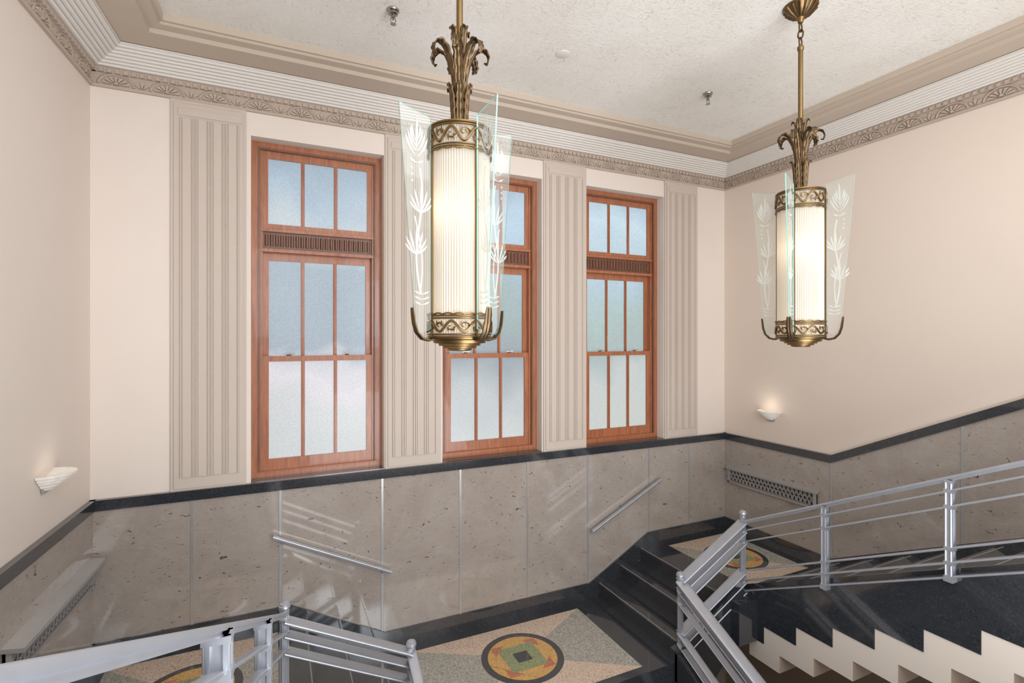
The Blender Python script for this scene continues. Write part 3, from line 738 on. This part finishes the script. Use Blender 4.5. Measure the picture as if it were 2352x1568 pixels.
    for k in range(4): leaf(2*math.pi*k/4+.3,[(.020,1.36),(.023,1.42),(.026,1.48),(.031,1.555),(.040,1.605),(.052,1.612),(.058,1.595)],[.014,.019,.023,.025,.022,.016,.006])
    cr=pb(b,'leaf_crown',smooth=60,recalc=False,label='bronze acanthus leaf crown'); md=cr.modifiers.new('Solidify','SOLIDIFY'); md.thickness=.003
    ZT=(ZCEIL+.0125)*S
    b=MB(); b.tube([L+Vector((0,0,1.45)),L+Vector((0,0,ZT-.30))],.0165,bronze_mat,14); b.lathe(L,[(.017,ZT-.32),(.022,ZT-.31),(.022,ZT-.29),(.012,ZT-.28),(0,ZT-.28)],bronze_mat,14); pb(b,'stem')
    b=MB()
    for z,ax in ((ZT-.255,0),(ZT-.20,1),(ZT-.15,0)):
        ring=[L+Vector(((.018*math.cos(t) if ax==0 else 0),(0 if ax==0 else .018*math.cos(t)),z+.032*math.sin(t))) for t in [2*math.pi*q/14 for q in range(14)]]
        b.tube(ring,.006,dbronze_mat,6,closed=True,upv=((0,1,0) if ax==0 else (1,0,0)))
    pb(b,'chain_link')
    b=MB(); b.lathe(L,[(0,ZT-.125),(.016,ZT-.12),(.022,ZT-.10),(.028,ZT-.085),(.055,ZT-.070),(.085,ZT-.045),(.105,ZT-.02),(.115,ZT-.008),(.115,ZT-.001),(0,ZT-.001)],bronze_mat,28)
    for k in range(16):
        a=2*math.pi*k/16; b.tube([L+Vector((.03*math.cos(a),.03*math.sin(a),ZT-.082)),L+Vector((.07*math.cos(a),.07*math.sin(a),ZT-.058)),L+Vector((.108*math.cos(a),.108*math.sin(a),ZT-.018))],[.004,.008,.009],dbronze_mat,5)
    pb(b,'canopy',label='fluted bronze ceiling canopy')
    for (x,y,z,en) in ((.05,.05,.70,.52),(-.05,-.03,.68,.52),(0,0,.17,.42)):
        l=bpy.data.lights.new('bulb','POINT'); l.energy=en; l.color=(1,.85,.64); l.shadow_soft_size=.03
        o=bpy.data.objects.new('bulb_light',l); COL.objects.link(o); o.parent=e; o.location=(x,y,z)
    return e
p1=pendant(W(.1695,.4885,-.0125))
def dup(root,loc,rz):
    r=root.copy(); COL.objects.link(r); r.location=loc; r.rotation_euler[2]=rz
    for c in list(root.children):
        k=c.copy(); COL.objects.link(k); k.parent=r
    return r
p2=dup(p1,W(.683,.487,-.0125),math.radians(8))

# ---------------------------------------------------------------- ceiling fittings
def ceilpt(u,v):
    a=(u-1176)/1171.0; t=ZCEIL*1171/(775-v); return (t*(.4226+.9063*a),t*(.9063-.4226*a))
def sprinkler(u,v,lab):
    x,y=ceilpt(u,v); c=W(x,y,ZCEIL); e=empty('sprinkler_head',c,label=lab,category='sprinkler',group='ceiling sprinkler heads')
    b=MB(); b.lathe(c,[(0,-.001),(.042,-.001),(.045,-.006),(.042,-.016),(.034,-.022),(.034,-.036),(.024,-.042),(0,-.042)],dsteel,20); b.build('escutcheon',parent=e)
    b=MB(); b.lathe(c,[(.014,-.04),(.014,-.06),(.008,-.062),(.008,-.075),(0,-.075)],dsteel,12)
    for s in (-1,1): b.tube([c+Vector((.012*s,0,-.058)),c+Vector((.02*s,0,-.075)),c+Vector((.014*s,0,-.095)),c+Vector((0,0,-.105))],.0035,dsteel,6)
    b.build('frame_arms',parent=e)
    b=MB(); n=16; pts=[c+Vector(((.024 if k%2 else .017)*math.cos(2*math.pi*k/n),(.024 if k%2 else .017)*math.sin(2*math.pi*k/n),-.108)) for k in range(n)]; b.prism(pts,(0,0,.003),dsteel); b.build('deflector',parent=e,smooth=0)
dsteel=metal('polished_steel',rgb(170,165,160),0.12)
sprinkler(903,22,'chrome sprinkler head on the textured ceiling'); sprinkler(1626,214,'chrome sprinkler head on the textured ceiling')
x,y=ceilpt(1293,124); c=W(x,y,ZCEIL); b=MB(); b.lathe(c,[(0,-.008),(.055,-.008),(.062,-.004),(.064,-.001),(0,-.001)],reed_mat,28); b.build('ceiling_cover',label='round white cover plate on the textured ceiling',category='cover plate')

# ---------------------------------------------------------------- lights
def area(name,loc,tgt,sx,sy,en,col):
    l=bpy.data.lights.new(name,'AREA'); l.shape='RECTANGLE'; l.size=sx; l.size_y=sy; l.energy=en; l.color=col
    o=bpy.data.objects.new(name,l); COL.objects.link(o); o.location=loc
    o.rotation_euler=(Vector(tgt)-Vector(loc)).to_track_quat('-Z','Y').to_euler(); return o
area('hall_daylight',W(.35,-.82,.22),W(.45,.9,-.05),5.5,2.2,192,(.95,.975,1.0))
area('overhead_fill',W(.43,.1,.45),W(.43,.25,-1),4.0,3.0,70,(.97,.98,1))  # added overhead fill, no fitting in the hall
area('side_daylight',W(.3,-.3,.1),W(-.26,.9,-.1),1.5,1.5,52,(.82,.91,1.0))
area('upward_fill',W(.42,-.1,-.35),W(.42,.35,.47),3.0,2.2,185,(.98,.985,1.0))  # added fill lamp out of view, brightens the ceiling like bounced light
w=bpy.data.worlds.new('World'); scene.world=w; w.use_nodes=True; w.node_tree.nodes['Background'].inputs[0].default_value=(.75,.85,1,1); w.node_tree.nodes['Background'].inputs[1].default_value=.6

cam=bpy.data.cameras.new('camera'); cam.sensor_width=36; cam.lens=36*1171/2352*ZOOM[0]; cam.shift_x=ZOOM[1]; cam.shift_y=-9/2352*ZOOM[0]+ZOOM[2]; cam.clip_start=.02; cam.clip_end=100
co=bpy.data.objects.new('camera',cam); COL.objects.link(co); co.location=W(0,0,0); co.rotation_euler=(math.pi/2,0,math.radians(-25)); scene.camera=co
